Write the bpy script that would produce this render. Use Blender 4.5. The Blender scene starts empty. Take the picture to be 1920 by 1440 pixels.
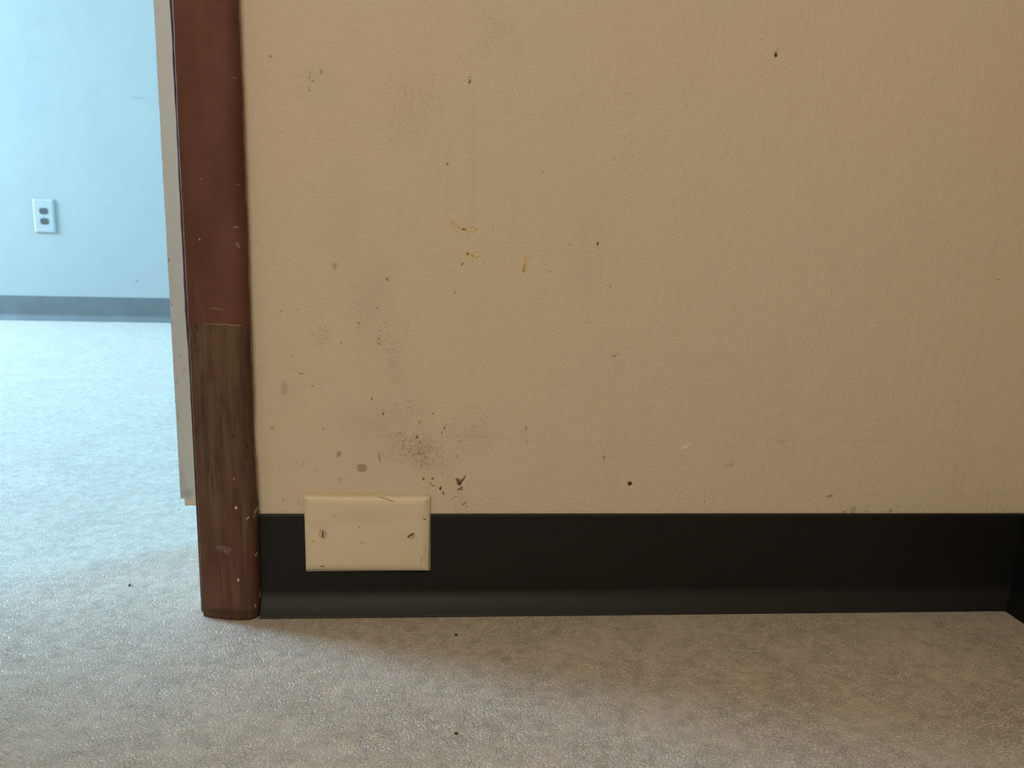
import bpy, bmesh, math, random
from mathutils import Vector, Matrix, noise

random.seed(7)
scene = bpy.context.scene
COL = scene.collection

# ---------------------------------------------------------------- camera
CAM_POS = (0.1322, -0.7091, 0.3533)
YAW, PITCH, ROLL = -0.0763, 0.1886, 0.0254       # radians: yaw to the left, pitch down, roll
F_PX = 1512.4                                    # focal length for a 1920 px wide frame
cy, sy, cp, sp = math.cos(YAW), math.sin(YAW), math.cos(PITCH), math.sin(PITCH)
fwd = Vector((-sy * cp, cy * cp, -sp))
rt = Vector((cy, sy, 0))
up = rt.cross(fwd)
r2 = math.cos(ROLL) * rt + math.sin(ROLL) * up
u2 = -math.sin(ROLL) * rt + math.cos(ROLL) * up
cam_data = bpy.data.cameras.new('camera')
cam = bpy.data.objects.new('camera', cam_data)
COL.objects.link(cam)
m = Matrix(((r2.x, u2.x, -fwd.x, CAM_POS[0]), (r2.y, u2.y, -fwd.y, CAM_POS[1]),
            (r2.z, u2.z, -fwd.z, CAM_POS[2]), (0, 0, 0, 1)))
cam.matrix_world = m
cam_data.sensor_width = 36
cam_data.lens = F_PX / 1920 * 36
cam_data.clip_start = 0.01
cam_data.dof.use_dof = True
cam_data.dof.focus_distance = 0.74
cam_data.dof.aperture_fstop = 13
scene.camera = cam

# ---------------------------------------------------------------- colour management
scene.view_settings.view_transform = 'Standard'
scene.view_settings.look = 'None'
scene.view_settings.gamma = 1.0
scene.view_settings.use_curve_mapping = False
scene.view_settings.exposure = 0.0

scene.cycles.max_bounces = 6
scene.cycles.diffuse_bounces = 4
scene.cycles.glossy_bounces = 2
scene.cycles.caustics_reflective = False
scene.cycles.caustics_refractive = False

# ---------------------------------------------------------------- world and window light
world = bpy.data.worlds.new('sky')
scene.world = world
world.use_nodes = True
world.node_tree.nodes['Background'].inputs[0].default_value = (0.55, 0.8, 1.0, 1)
world.node_tree.nodes['Background'].inputs[1].default_value = 0.6


def window_light(name, loc, direction, sx, sy_, power, color):
    """daylight coming in through one window opening"""
    ld = bpy.data.lights.new(name, 'AREA')
    ld.shape = 'RECTANGLE'
    ld.size, ld.size_y = sx, sy_
    ld.energy = power
    ld.color = color
    o = bpy.data.objects.new(name, ld)
    COL.objects.link(o)
    o.location = loc
    o.rotation_euler = Vector(direction).to_track_quat('-Z', 'Y').to_euler()
    return o


# far room: big window in the right wall, smaller one in the left wall
window_light('daylight_far_right', (1.60, 1.45, 0.75), (-1, 0, 0), 0.85, 1.3, 118, (0.145, 0.62, 1.08))
window_light('daylight_far_left', (-3.60, 1.50, 1.10), (1, 0, 0), 0.9, 1.2, 380, (0.40, 0.665, 0.94))
# near room: one window behind the camera, to its left
window_light('daylight_near', (-0.45, -2.60, 1.60), (0, 1, 0), 1.1, 1.2, 33, (1.0, 0.88, 0.67))

# marks: (x, z or y, half width, half height, clockwise tilt in degrees, strength), metres
WALL_MARKS = {
    'dark': [
        (0.4045, 0.5052, 0.00149, 0.00215, 0, 1), (0.4047, 0.5082, 0.00047, 0.00214, 5, 0.6), (0.1447, 0.474, 0.00089, 0.00233, 10, 0.75),
        (0.1451, 0.4778, 0.00222, 0.00051, -10, 0.35), (0.2586, 0.3434, 0.00094, 0.00166, 20, 0.95), (0.2588, 0.3392, 0.00047, 0.00138, 10, 0.5),
        (0.2986, 0.1244, 0.00231, 0.00207, 20, 1), (0.1405, 0.3232, 0.00074, 0.00156, 25, 0.8), (0.1344, 0.2982, 0.0006, 0.00139, 0, 0.65),
        (0.0757, 0.3085, 0.0011, 0.00165, 15, 0.6), (0.6307, 0.3195, 0.00077, 0.00108, 0, 0.7), (0.01, 0.2137, 0.00074, 0.00077, 0, 0.8),
        (0.0006, 0.2246, 0.00231, 0.00048, 10, 0.6), (0.0617, 0.2026, 0.00085, 0.00146, 0, 0.7), (0.0719, 0.1891, 0.00085, 0.00127, 0, 0.75),
        (0.1042, 0.1815, 0.00133, 0.00128, 0, 0.5), (0.1161, 0.1895, 0.00071, 0.00098, 0, 0.6), (0.1262, 0.1763, 0.00058, 0.00168, 20, 0.75),
        (0.1243, 0.1718, 0.00058, 0.00149, 20, 0.65), (0.1018, 0.1677, 0.00143, 0.00129, -30, 0.75), (0.1281, 0.1797, 0.00043, 0.00074, 0, 0.6),
        (0.088, 0.1705, 0.00333, 0.00049, 25, 0.45), (0.0842, 0.1695, 0.00143, 0.00049, -20, 0.5), (0.1383, 0.1272, 0.00078, 0.00305, -22, 0.9),
        (0.1403, 0.1262, 0.00083, 0.00331, -15, 0.95), (0.1422, 0.1256, 0.00097, 0.00331, 10, 0.9), (0.1437, 0.1277, 0.00068, 0.00305, 35, 0.9),
        (0.1451, 0.1307, 0.00063, 0.00203, 35, 0.7), (0.1403, 0.1236, 0.00195, 0.00112, 20, 0.95), (0.1418, 0.12, 0.00088, 0.00255, 40, 0.85),
        (0.1399, 0.1185, 0.00166, 0.00082, -35, 0.9), (0.1428, 0.1185, 0.00063, 0.00153, 0, 0.8), (0.1077, 0.1286, 0.00116, 0.00122, 0, 0.85),
        (0.116, 0.1291, 0.00068, 0.00182, 25, 0.75), (0.1169, 0.1286, 0.00044, 0.00122, 0, 0.6), (0.1145, 0.1241, 0.00048, 0.00173, -35, 0.8),
        (0.1165, 0.122, 0.00194, 0.00056, -15, 0.7), (0.1233, 0.1195, 0.00117, 0.00204, 25, 0.9), (0.1258, 0.1149, 0.00078, 0.00204, -20, 0.85),
        (0.1346, 0.1093, 0.00059, 0.00113, 30, 0.6), (0.1375, 0.1114, 0.00098, 0.00051, 0, 0.45), (0.1445, 0.1042, 0.00059, 0.00232, 40, 0.7),
        (0.1464, 0.1057, 0.00049, 0.00206, 40, 0.6), (0.1479, 0.1021, 0.00049, 0.00155, 30, 0.6), (0.147, 0.0985, 0.00098, 0.00052, 0, 0.6),
        (0.0701, 0.1169, 0.00043, 0.00102, 0, 0.4), (0.0679, 0.1511, 0.00043, 0.00249, -10, 0.75), (0.0684, 0.1466, 0.00043, 0.0035, -14, 0.7),
        (0.0195, 0.2719, 0.00069, 0.00093, 0, 0.3), (-0.0149, 0.2792, 0.00091, 0.0012, 0, 0.4), (-0.0008, 0.2803, 0.00064, 0.00083, 0, 0.35),
        (0.0357, 0.2525, 0.00092, 0.00094, 0, 0.5), (0.0511, 0.2701, 0.00184, 0.00084, 25, 0.55), (0.0506, 0.2659, 0.00074, 0.00112, 0, 0.4),
        (0.0669, 0.2834, 0.00092, 0.0007, 0, 0.5), (0.0728, 0.2714, 0.00046, 0.00075, 0, 0.6), (0.0691, 0.2638, 0.00083, 0.00094, 0, 0.55),
        (0.0681, 0.2563, 0.00111, 0.00142, 0, 0.4), (0.0685, 0.252, 0.00186, 0.00095, 15, 0.35), (0.1268, 0.4067, 0.00099, 0.00114, 20, 0.65),
        (-0.0272, 0.505, 0.00038, 0.00037, 0, 0.6), (-0.018, 0.4874, 0.00154, 0.0014, 0, 0.4), (0.0134, 0.4758, 0.00052, 0.00208, 0, 0.35),
        (0.0229, 0.4769, 0.00065, 0.0025, 0, 0.45), (0.0216, 0.4773, 0.00043, 0.00166, 0, 0.4), (0.0129, 0.472, 0.00086, 0.00125, 0, 0.4),
        (0.0154, 0.4696, 0.0013, 0.00125, 0, 0.4), (0.0127, 0.4624, 0.00069, 0.0021, 0, 0.35), (0.1668, 0.3562, 0.00069, 0.0009, 0, 0.5),
        (0.2333, 0.3419, 0.00056, 0.00138, 0, 0.45), (0.2718, 0.306, 0.00048, 0.00122, 0, 0.6), (0.2507, 0.2739, 0.00072, 0.00095, 0, 0.35),
        (0.2782, 0.244, 0.00175, 0.00068, -25, 0.75), (0.2805, 0.246, 0.00117, 0.00049, -20, 0.5), (0.2181, 0.3184, 0.00113, 0.00093, 0, 0.3),  # first two rows paint the shade in a crease
        (0.187, 0.464, 0.00067, 0.00103, 0, 0.35), (0.2079, 0.4025, 0.00092, 0.00106, 0, 0.35), (0.2697, 0.4155, 0.00111, 0.00133, 0, 0.3),
        (0.3909, 0.517, 0.00093, 0.00085, 30, 0.35), (0.2729, 0.1495, 0.00129, 0.00235, -25, 0.45), (0.3707, 0.1073, 0.00061, 0.00211, 0, 0.5),
        (0.2687, 0.1647, 0.00059, 0.00152, 0, 0.3), (0.3911, 0.1423, 0.00561, 0.00208, 0, 0.16), (0.4388, 0.1647, 0.00461, 0.00258, 0, 0.13),
        (0.3501, 0.1631, 0.0004, 0.00153, 0, 0.3), (0.1385, 0.1499, 0.00097, 0.00201, 20, 0.4), (0.1403, 0.1639, 0.00096, 0.001, 0, 0.3),
        (0.5103, 0.1078, 0.00079, 0.00054, 0, 0.4), (-0.0183, 0.1087, 0.00085, 0.00182, 0, 0.3), (-0.0046, 0.1052, 0.00067, 0.00253, -15, 0.3),
        (0.0186, 0.1745, 0.00122, 0.00147, 0, 0.3), (-0.0262, 0.1752, 0.00186, 0.00195, 0, 0.3), (-0.0068, 0.2401, 0.00138, 0.00142, 0, 0.25),
        (-0.0145, 0.2115, 0.00323, 0.00623, 0, 0.22), (0.0308, 0.3185, 0.00181, 0.00318, 0, 0.3), (0.0312, 0.3204, 0.00317, 0.00136, 0, 0.2),
        (0.2001, 0.1768, 0.00146, 0.00249, 0, 0.3), (0.2014, 0.1643, 0.00098, 0.00301, 0, 0.2), (0.1251, 0.1337, 0.00073, 0.00101, 0, 0.3),
        (0.0899, 0.1587, 0.00096, 0.00199, 0, 0.3), (0.0335, 0.0996, 0.00096, 0.00102, 0, 0.2),
    ],
    'chip': [
        (0.0526, 0.1385, 0.00396, 0.00351, 0, 1), (0.0493, 0.1405, 0.00143, 0.00075, 40, 0.9), (0.0321, 0.1514, 0.00156, 0.00238, 20, 1),
        (0.0005, 0.1428, 0.00094, 0.00179, 15, 0.6), (-0.0051, 0.1433, 0.00071, 0.00149, 0, 0.35), (0.0329, 0.1279, 0.00143, 0.00251, 20, 0.45),
        (0.4915, 0.1121, 0.00314, 0.00139, -8, 0.9), (0.5166, 0.0982, 0.00264, 0.00323, 10, 0.75), (0.5084, 0.0961, 0.00211, 0.00162, 0, 0.8),
        (0.5538, 0.0977, 0.00181, 0.00217, 10, 0.7), (0.5305, 0.0971, 0.00212, 0.00086, -35, 0.5), (0.5393, 0.1132, 0.00137, 0.00161, 0, 0.25),
        (0.0112, 0.1359, 0.00142, 0.0015, 0, 0.25),
    ],
    'white': [
        (0.3478, 0.1595, 0.00352, 0.00154, -28, 0.9), (0.3512, 0.1621, 0.00101, 0.00205, 10, 0.8), (0.2797, 0.2426, 0.0034, 0.00078, -15, 0.4),  # last row paints the highlight along the crease
        (0.3014, 0.1203, 0.00065, 0.0026, -10, 0.6), (0.2998, 0.1218, 0.00201, 0.00062, 0, 0.4), (0.1165, 0.12, 0.00243, 0.00102, -25, 0.4),  # first two rows paint the highlight on a hole's rim
        (0.1368, 0.1317, 0.00243, 0.00051, -30, 0.3), (0.0754, 0.1164, 0.00482, 0.00051, 0, 0.2), (0.3775, 0.5224, 0.00092, 0.00085, 0, 0.1),
    ],
    'yellow': [
        (0.1415, 0.3528, 0.00275, 0.00145, 8, 1), (0.1374, 0.3541, 0.00367, 0.00099, 32, 0.55), (0.1323, 0.358, 0.00549, 0.00225, 38, 0.33),
        (0.1291, 0.3611, 0.00365, 0.0009, 45, 0.3), (0.1461, 0.3548, 0.00413, 0.0009, -5, 0.4), (0.1516, 0.3531, 0.00184, 0.00154, 0, 0.55),
        (0.148, 0.3512, 0.00322, 0.00136, 0, 0.3), (0.1458, 0.3462, 0.00074, 0.00272, 0, 0.3), (0.145, 0.332, 0.00176, 0.00165, 0, 1),
        (0.1492, 0.3303, 0.00185, 0.00119, 20, 0.75), (0.1525, 0.3294, 0.00139, 0.00183, 30, 0.5), (0.1548, 0.33, 0.00069, 0.00137, 30, 0.45),
        (0.1586, 0.3255, 0.00232, 0.00138, 25, 0.4), (0.1655, 0.3261, 0.00186, 0.00092, 0, 0.3), (0.172, 0.3267, 0.00186, 0.00138, -40, 0.25),
        (0.1942, 0.3184, 0.0015, 0.00157, 10, 0.9), (0.1946, 0.3216, 0.00159, 0.0037, 5, 0.65), (0.1953, 0.3272, 0.00168, 0.00461, 8, 0.42),
        (0.1976, 0.3295, 0.00234, 0.00184, 0, 0.2), (0.2004, 0.3287, 0.00281, 0.00092, 20, 0.2),
    ],
    'green': [
        (0.0591, 0.2916, 0.02523, 0.0509, -10, 0.5), (0.0371, 0.3502, 0.02247, 0.06709, 5, 0.3), (0.0214, 0.4623, 0.01651, 0.02518, 0, 0.3),
        (0.0843, 0.2261, 0.01313, 0.03602, -25, 0.45), (0.0629, 0.1822, 0.04724, 0.02452, 0, 0.4), (0.2513, 0.3372, 0.02122, 0.07381, 0, 0.3),
        (0.1049, 0.3609, 0.00818, 0.05375, 0, 0.16), (0.2631, 0.2331, 0.01457, 0.04392, 0, 0.15), (-0.0114, 0.2058, 0.01017, 0.01923, 0, 0.25),
        (0.1009, 0.1427, 0.02886, 0.02261, 0, 0.12), (0.0682, 0.2732, 0.01016, 0.03274, -12, 0.35), (0.0544, 0.2776, 0.0138, 0.00839, 0, 0.3),
        (0.0394, 0.182, 0.0141, 0.01468, 0, 0.2),
    ],
    'streak': [
        (0.1477, 0.3976, 0.00409, 0.08382, 0, 0.45), (0.1528, 0.2269, 0.00381, 0.07738, 0, 0.22), (0.1829, 0.3584, 0.00647, 0.09955, 0, 0.18),
        (0.3311, 0.4605, 0.00464, 0.07842, 0, 0.14), (0.1274, 0.3926, 0.00362, 0.03972, -3, 0.25),
    ],
    'rough': [
        (0.1057, 0.1528, 0.02977, 0.021, 20, 1), (0.0842, 0.1527, 0.01912, 0.01497, 0, 0.5), (0.0913, 0.1922, 0.02844, 0.01468, 0, 0.45),
        (0.1487, 0.1779, 0.02888, 0.02975, 0, 0.3), (0.0774, 0.2545, 0.02325, 0.02837, 0, 0.3), (0.0957, 0.4523, 0.0354, 0.04681, 0, 0.3),
        (0.1701, 0.5139, 0.02652, 0.02073, 0, 0.3), (0.0197, 0.2593, 0.01101, 0.00656, -30, 0.5), (0.1351, 0.1124, 0.01464, 0.02048, 0, 0.4),
    ],
}
PLATE_MARKS = {
    'dark': [
        (0.0502, 0.0848, 0.00086, 0.00097, 0, 0.6), (0.0283, 0.0948, 0.00191, 0.00081, 0, 0.3), (0.0083, 0.0709, 0.00048, 0.00205, 35, 0.55),
        (0.0163, 0.0466, 0.00289, 0.00073, 0, 0.8), (0.1091, 0.0921, 0.00267, 0.00067, 40, 0.8), (0.0529, 0.0697, 0.00241, 0.00155, 0, 0.25),
        (0.0715, 0.112, 0.00287, 0.0004, 15, 0.85), (0.0758, 0.1107, 0.00288, 0.0004, 27, 0.85), (0.0791, 0.1095, 0.00192, 0.00051, 20, 0.8),
        (0.0677, 0.1125, 0.00057, 0.00051, 0, 0.6), (0.0169, 0.0785, 0.00353, 0.00379, 0, 0.65), (0.0979, 0.0762, 0.00316, 0.00284, -30, 0.45),  # the discs at both screws paint the shade of the recess gap
        (0.1063, 0.0523, 0.00098, 0.00418, 10, 0.3), (0.1097, 0.0627, 0.00098, 0.00521, 5, 0.2), (0.0601, 0.1153, 0.0062, 0.0004, 1, 0.5),
        (0.0439, 0.1158, 0.00666, 0.00035, 1, 0.35), (0.0154, 0.116, 0.0104, 0.00035, 0, 0.3),
    ],
    'grey': [
        (0.0218, 0.0739, 0.00239, 0.00154, 0, 0.7), (0.0183, 0.0672, 0.00239, 0.00257, 0, 0.3), (0.057, 0.0937, 0.04315, 0.00917, 0, 0.35),
        (0.0149, 0.0862, 0.01429, 0.00611, 0, 0.3), (0.0819, 0.0732, 0.02906, 0.01033, 0, 0.15),
    ],
    'yellow': [
        (0.0581, 0.114, 0.05963, 0.00303, 0, 0.6), (0.1109, 0.1039, 0.0029, 0.01224, 0, 0.5), (0.0965, 0.0576, 0.01268, 0.01042, 0, 0.35),
        (0.1112, 0.0549, 0.00343, 0.01307, 0, 0.4),  # right-edge yellow rows also paint shade on the bevel turned from the window
    ],
    'white': [
        (0.1142, 0.047, 0.00044, 0.00472, 0, 0.9), (0.0106, 0.112, 0.01182, 0.00151, 0, 0.4), (0.0028, 0.0786, 0.0019, 0.03065, 0, 0.3),
        (0.095, 0.1125, 0.00962, 0.00152, 0, 0.3), (0.0734, 0.1135, 0.00383, 0.00101, 0, 0.5),
    ],
}
CASING_MARKS = {
    'dark': [
        (-0.0549, 0.1723, 0.00117, 0.00171, 0, 1), (-0.073, 0.2223, 0.00062, 0.00203, -5, 0.95), (-0.0445, 0.1619, 0.00091, 0.00239, 0, 0.5),
        (-0.0457, 0.1523, 0.00113, 0.00193, 0, 0.5), (-0.0488, 0.1189, 0.00073, 0.00196, 20, 0.5), (-0.0854, 0.2568, 0.00131, 0.00725, -5, 0.6),
        (-0.0828, 0.2659, 0.00262, 0.00361, 0, 0.45), (-0.0855, 0.2455, 0.00132, 0.00274, 0, 0.5), (-0.0824, 0.2464, 0.00132, 0.00137, 0, 0.5),
        (-0.0546, 0.0748, 0.00069, 0.002, 0, 0.4), (-0.0822, 0.0649, 0.00092, 0.00251, 0, 0.5), (-0.0671, 0.0629, 0.00069, 0.00101, 0, 0.5),
        (-0.038, 0.2425, 0.00311, 0.02753, 0, 0.55), (-0.0687, 0.1232, 0.00055, 0.0039, 0, 0.3), (-0.0788, 0.1203, 0.00068, 0.00488, 0, 0.3),
        (-0.0651, 0.0077, 0.02817, 0.00414, 0, 0.45), (-0.0604, 0.0067, 0.00658, 0.00207, 0, 0.3), (-0.0831, 0.3592, 0.00128, 0.00086, 0, 0.7),
    ],
    'cream': [
        (-0.0552, 0.1078, 0.00087, 0.00148, 0, 0.95), (-0.056, 0.1339, 0.00036, 0.00107, 0, 0.7), (-0.0559, 0.04, 0.00093, 0.00143, 0, 0.9),
        (-0.0397, 0.0199, 0.00085, 0.00464, 0, 1), (-0.0397, 0.1031, 0.00276, 0.00054, -45, 0.75), (-0.0459, 0.0977, 0.00166, 0.00054, -38, 0.7),
        (-0.0384, 0.1002, 0.00046, 0.00248, 15, 0.45), (-0.0411, 0.0612, 0.00061, 0.00152, 20, 0.7), (-0.0428, 0.0132, 0.00047, 0.00155, 0, 0.5),
        (-0.0768, 0.3392, 0.00086, 0.00087, 0, 0.4), (-0.0435, 0.4672, 0.00166, 0.00024, -5, 0.35), (-0.0442, 0.3841, 0.00128, 0.00042, 20, 0.25),
        (-0.0652, 0.2693, 0.01139, 0.00036, -1, 0.25), (-0.0503, 0.2687, 0.00527, 0.00032, 0, 0.35), (-0.0651, 0.2823, 0.00611, 0.00031, 5, 0.25),
        (-0.0407, 0.0997, 0.00046, 0.00347, 20, 0.3), (-0.0463, 0.3499, 0.00215, 0.00086, 0, 0.2), (-0.0456, 0.3352, 0.0013, 0.00261, -25, 0.22),
        (-0.0372, 0.1905, 0.00041, 0.00566, 0, 0.8), (-0.0732, 0.3879, 0.00063, 0.00084, 0, 0.2),
    ],
    'smear': [
        (-0.0746, 0.0694, 0.00074, 0.00201, 15, 0.6), (-0.0724, 0.0689, 0.00069, 0.00251, 0, 0.6), (-0.0701, 0.0684, 0.00074, 0.00301, -20, 0.7),
        (-0.0673, 0.0679, 0.00092, 0.00301, -10, 0.75), (-0.0646, 0.0669, 0.00139, 0.00352, 0, 0.65), (-0.0622, 0.0684, 0.00139, 0.00201, 0, 0.5),
        (-0.0691, 0.0704, 0.00646, 0.001, 0, 0.5),
    ],
    'tan': [
        (-0.0811, 0.218, 0.00531, 0.04168, -3, 0.6), (-0.076, 0.1329, 0.00725, 0.05333, -3, 0.5), (-0.0502, 0.0937, 0.00829, 0.05458, -3, 0.4),
        (-0.0639, 0.0385, 0.01864, 0.0255, 0, 0.4), (-0.075, 0.2547, 0.00877, 0.02725, 0, 0.35), (-0.0633, 0.1666, 0.00541, 0.02861, 0, 0.3),
        (-0.0828, 0.3897, 0.00295, 0.02105, -5, 0.25), (-0.0808, 0.2905, 0.00434, 0.02671, -4, 0.3),
    ],
}
STOP_MARKS = {
    'dark': [
        (-0.1252, 0.1882, 0.00073, 0.00128, 0, 1), (-0.1182, 0.2307, 0.00096, 0.0015, 0, 0.4), (-0.1248, 0.2619, 0.00076, 0.00148, 0, 0.9),
        (-0.1247, 0.2271, 0.00058, 0.001, 0, 0.8), (-0.1241, 0.3186, 0.00066, 0.00192, 0, 1), (-0.1239, 0.2781, 0.00062, 0.00122, 0, 0.9),
        (-0.1228, 0.207, 0.00048, 0.00406, -3, 0.6), (-0.1236, 0.1738, 0.00049, 0.00619, -3, 0.6), (-0.1274, 0.127, 0.00064, 0.01054, -3, 0.5),
        (-0.116, 0.2177, 0.00193, 0.00151, 0, 0.35), (-0.1125, 0.1801, 0.00073, 0.00103, 0, 0.5), (-0.1195, 0.0979, 0.00696, 0.00535, 0, 0.35),
        (-0.1228, 0.1112, 0.00396, 0.01328, 0, 0.15),
    ],
}
FLOOR_MARKS = {
    'dark': [
        (-0.1064, -0.1195, 0.00162, 0.00321, 0, 0.5), (-0.1398, -0.1564, 0.00152, 0.00219, 0, 0.3), (-0.1396, -0.2076, 0.00052, 0.00187, 0, 0.5),
        (-0.1721, 0.0743, 0.00052, 0.00536, 0, 0.3), (-0.2619, -0.0055, 0.00186, 0.00173, 0, 0.3), (0.1224, -0.1449, 0.00041, 0.00286, -15, 0.5),
        (-0.2054, 0.2787, 0.00195, 0.00245, -15, 0.6), (-0.6818, 1.021, 0.00317, 0.00487, 0, 0.5), (-0.5251, 0.7181, 0.00134, 0.00841, 0, 0.5),
        (-0.5747, 0.7166, 0.00353, 0.00339, 0, 0.3), (0.0325, -0.1627, 0.00195, 0.00135, -25, 0.4), (0.3429, -0.14, 0.00257, 0.0047, 0, 0.25),
    ],
    'light': [
        (-0.0898, 0.0097, 0.00098, 0.00225, 0, 1), (-1.0357, 2.118, 0.00336, 0.03091, 0, 0.8), (0.5839, -0.1169, 0.00046, 0.00397, 10, 0.5),
    ],
}
FAR_MARKS = {
    'dark': [
        (-0.973, 0.1442, 0.00909, 0.00449, -30, 1), (-0.9341, 0.7603, 0.03148, 0.00448, 0, 0.5), (-1.0833, 0.8601, 0.01034, 0.00271, 0, 0.35),
        (-1.1976, 0.0857, 0.00541, 0.00187, 0, 0.4), (-1.3586, 0.3185, 0.00264, 0.00362, 0, 0.4), (-1.2239, 0.8765, 0.08542, 0.00506, 0, 0.12),
        (-1.2403, 0.9887, 0.05081, 0.03317, 0, 0.1),
    ],
}

# ---------------------------------------------------------------- dimensions
DOOR_R, DOOR_L, DOOR_H = -0.095, -0.805, 2.03     # doorway in the partition wall
WALL_T = 0.20
CEIL = 2.40
X_RIGHT = 0.6879                                  # right wall of the near room
Y_FAR = 2.2285
X_FL, X_FR = -3.60, 1.60
Y_BACK = -2.60
BASE_H = 0.0954


# ---------------------------------------------------------------- node helpers
class NT:
    def __init__(self, name):
        self.m = bpy.data.materials.new(name)
        self.m.use_nodes = True
        self.t = self.m.node_tree
        self.b = self.t.nodes['Principled BSDF']
        tc = self.t.nodes.new('ShaderNodeTexCoord')
        self.pos = tc.outputs['Object']

    def n(self, typ, **kw):
        nd = self.t.nodes.new(typ)
        for k, v in kw.items():
            setattr(nd, k, v)
        return nd

    def link(self, a, b):
        self.t.links.new(a, b)

    def put(self, sock, v):
        if hasattr(v, 'is_linked') or hasattr(v, 'links'):
            self.link(v, sock)
        else:
            sock.default_value = v

    def math(self, op, a, b=0.0, c=0.0, clamp=False):
        nd = self.n('ShaderNodeMath', operation=op, use_clamp=clamp)
        self.put(nd.inputs[0], a)
        self.put(nd.inputs[1], b)
        if len(nd.inputs) > 2:
            self.put(nd.inputs[2], c)
        return nd.outputs[0]

    def vmath(self, op, a, b=(0, 0, 0)):
        nd = self.n('ShaderNodeVectorMath', operation=op)
        self.put(nd.inputs[0], a)
        if op == 'SCALE':
            self.put(nd.inputs['Scale'], b)
        else:
            self.put(nd.inputs[1], b)
        return nd.outputs['Value'] if op == 'LENGTH' else nd.outputs[0]

    def noise(self, scale, detail=2.0, rough=0.5, dist=0.0, stretch=None, color=False, vec=None):
        v = vec or self.pos
        if stretch:
            v = self.vmath('MULTIPLY', v, stretch)
        nd = self.n('ShaderNodeTexNoise')
        self.link(v, nd.inputs['Vector'])
        nd.inputs['Scale'].default_value = scale
        nd.inputs['Detail'].default_value = detail
        nd.inputs['Roughness'].default_value = rough
        nd.inputs['Distortion'].default_value = dist
        return nd.outputs['Color' if color else 'Fac']

    def ramp(self, v, lo, hi, a=0.0, b=1.0, smooth=True):
        nd = self.n('ShaderNodeMapRange')
        if smooth:
            nd.interpolation_type = 'SMOOTHSTEP'
        self.put(nd.inputs['Value'], v)
        nd.inputs['From Min'].default_value = lo
        nd.inputs['From Max'].default_value = hi
        nd.inputs['To Min'].default_value = a
        nd.inputs['To Max'].default_value = b
        return nd.outputs['Result']

    def mix(self, fac, a, b, mode='MIX'):
        nd = self.n('ShaderNodeMix', data_type='RGBA', blend_type=mode)
        self.put(nd.inputs['Factor'], fac)
        for s, v in ((nd.inputs[6], a), (nd.inputs[7], b)):
            if isinstance(v, tuple):
                s.default_value = v + (1.0,) if len(v) == 3 else v
            else:
                self.link(v, s)
        return nd.outputs[2]

    def marks(self, rows, soft=0.75, wobble=0.0, wscale=500.0, floor=False):
        """union of small tilted ellipses of dirt, chips, scratches and painted shade -> mask 0..1"""
        v = self.pos
        if wobble:
            w = self.noise(wscale, 2.0, 0.6, color=True)
            w = self.vmath('SUBTRACT', w, (0.5, 0.5, 0.5))
            v = self.vmath('ADD', v, self.vmath('SCALE', w, wobble))
        # wobble must not move the point off the mark's own plane
        if floor:
            v = self.vmath('MULTIPLY', v, (1, 1, 0))
        else:
            v = self.vmath('MULTIPLY', v, (1, 0, 1))
        acc = None
        for (x, z, a, b, ang, s) in rows:
            mp = self.n('ShaderNodeMapping', vector_type='TEXTURE')
            self.link(v, mp.inputs['Vector'])
            if floor:
                mp.inputs['Location'].default_value = (x, z, 0)
                mp.inputs['Rotation'].default_value = (0, 0, -math.radians(ang))
                mp.inputs['Scale'].default_value = (a, b, 1)
            else:
                mp.inputs['Location'].default_value = (x, 0, z)
                mp.inputs['Rotation'].default_value = (0, math.radians(ang), 0)
                mp.inputs['Scale'].default_value = (a, 1, b)
            d = self.vmath('LENGTH', mp.outputs[0])
            k = self.ramp(d, 1.25, 1.25 - soft, 0.0, s)
            acc = k if acc is None else self.math('MAXIMUM', acc, k)
        return acc

    def bump(self, h, dist, strength=1.0, prev=None):
        nd = self.n('ShaderNodeBump')
        nd.inputs['Strength'].default_value = strength
        nd.inputs['Distance'].default_value = dist
        self.put(nd.inputs['Height'], h)
        if prev is not None:
            self.link(prev, nd.inputs['Normal'])
        return nd.outputs[0]

    def done(self, color=None, rough=0.6, normal=None, metal=0.0, spec=0.5):
        if color is not None:
            if isinstance(color, tuple):
                self.b.inputs['Base Color'].default_value = color + (1.0,)
            else:
                self.link(color, self.b.inputs['Base Color'])
        self.put(self.b.inputs['Roughness'], rough)
        self.b.inputs['Metallic'].default_value = metal
        self.b.inputs['Specular IOR Level'].default_value = spec
        if normal is not None:
            self.link(normal, self.b.inputs['Normal'])
        return self.m


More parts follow.
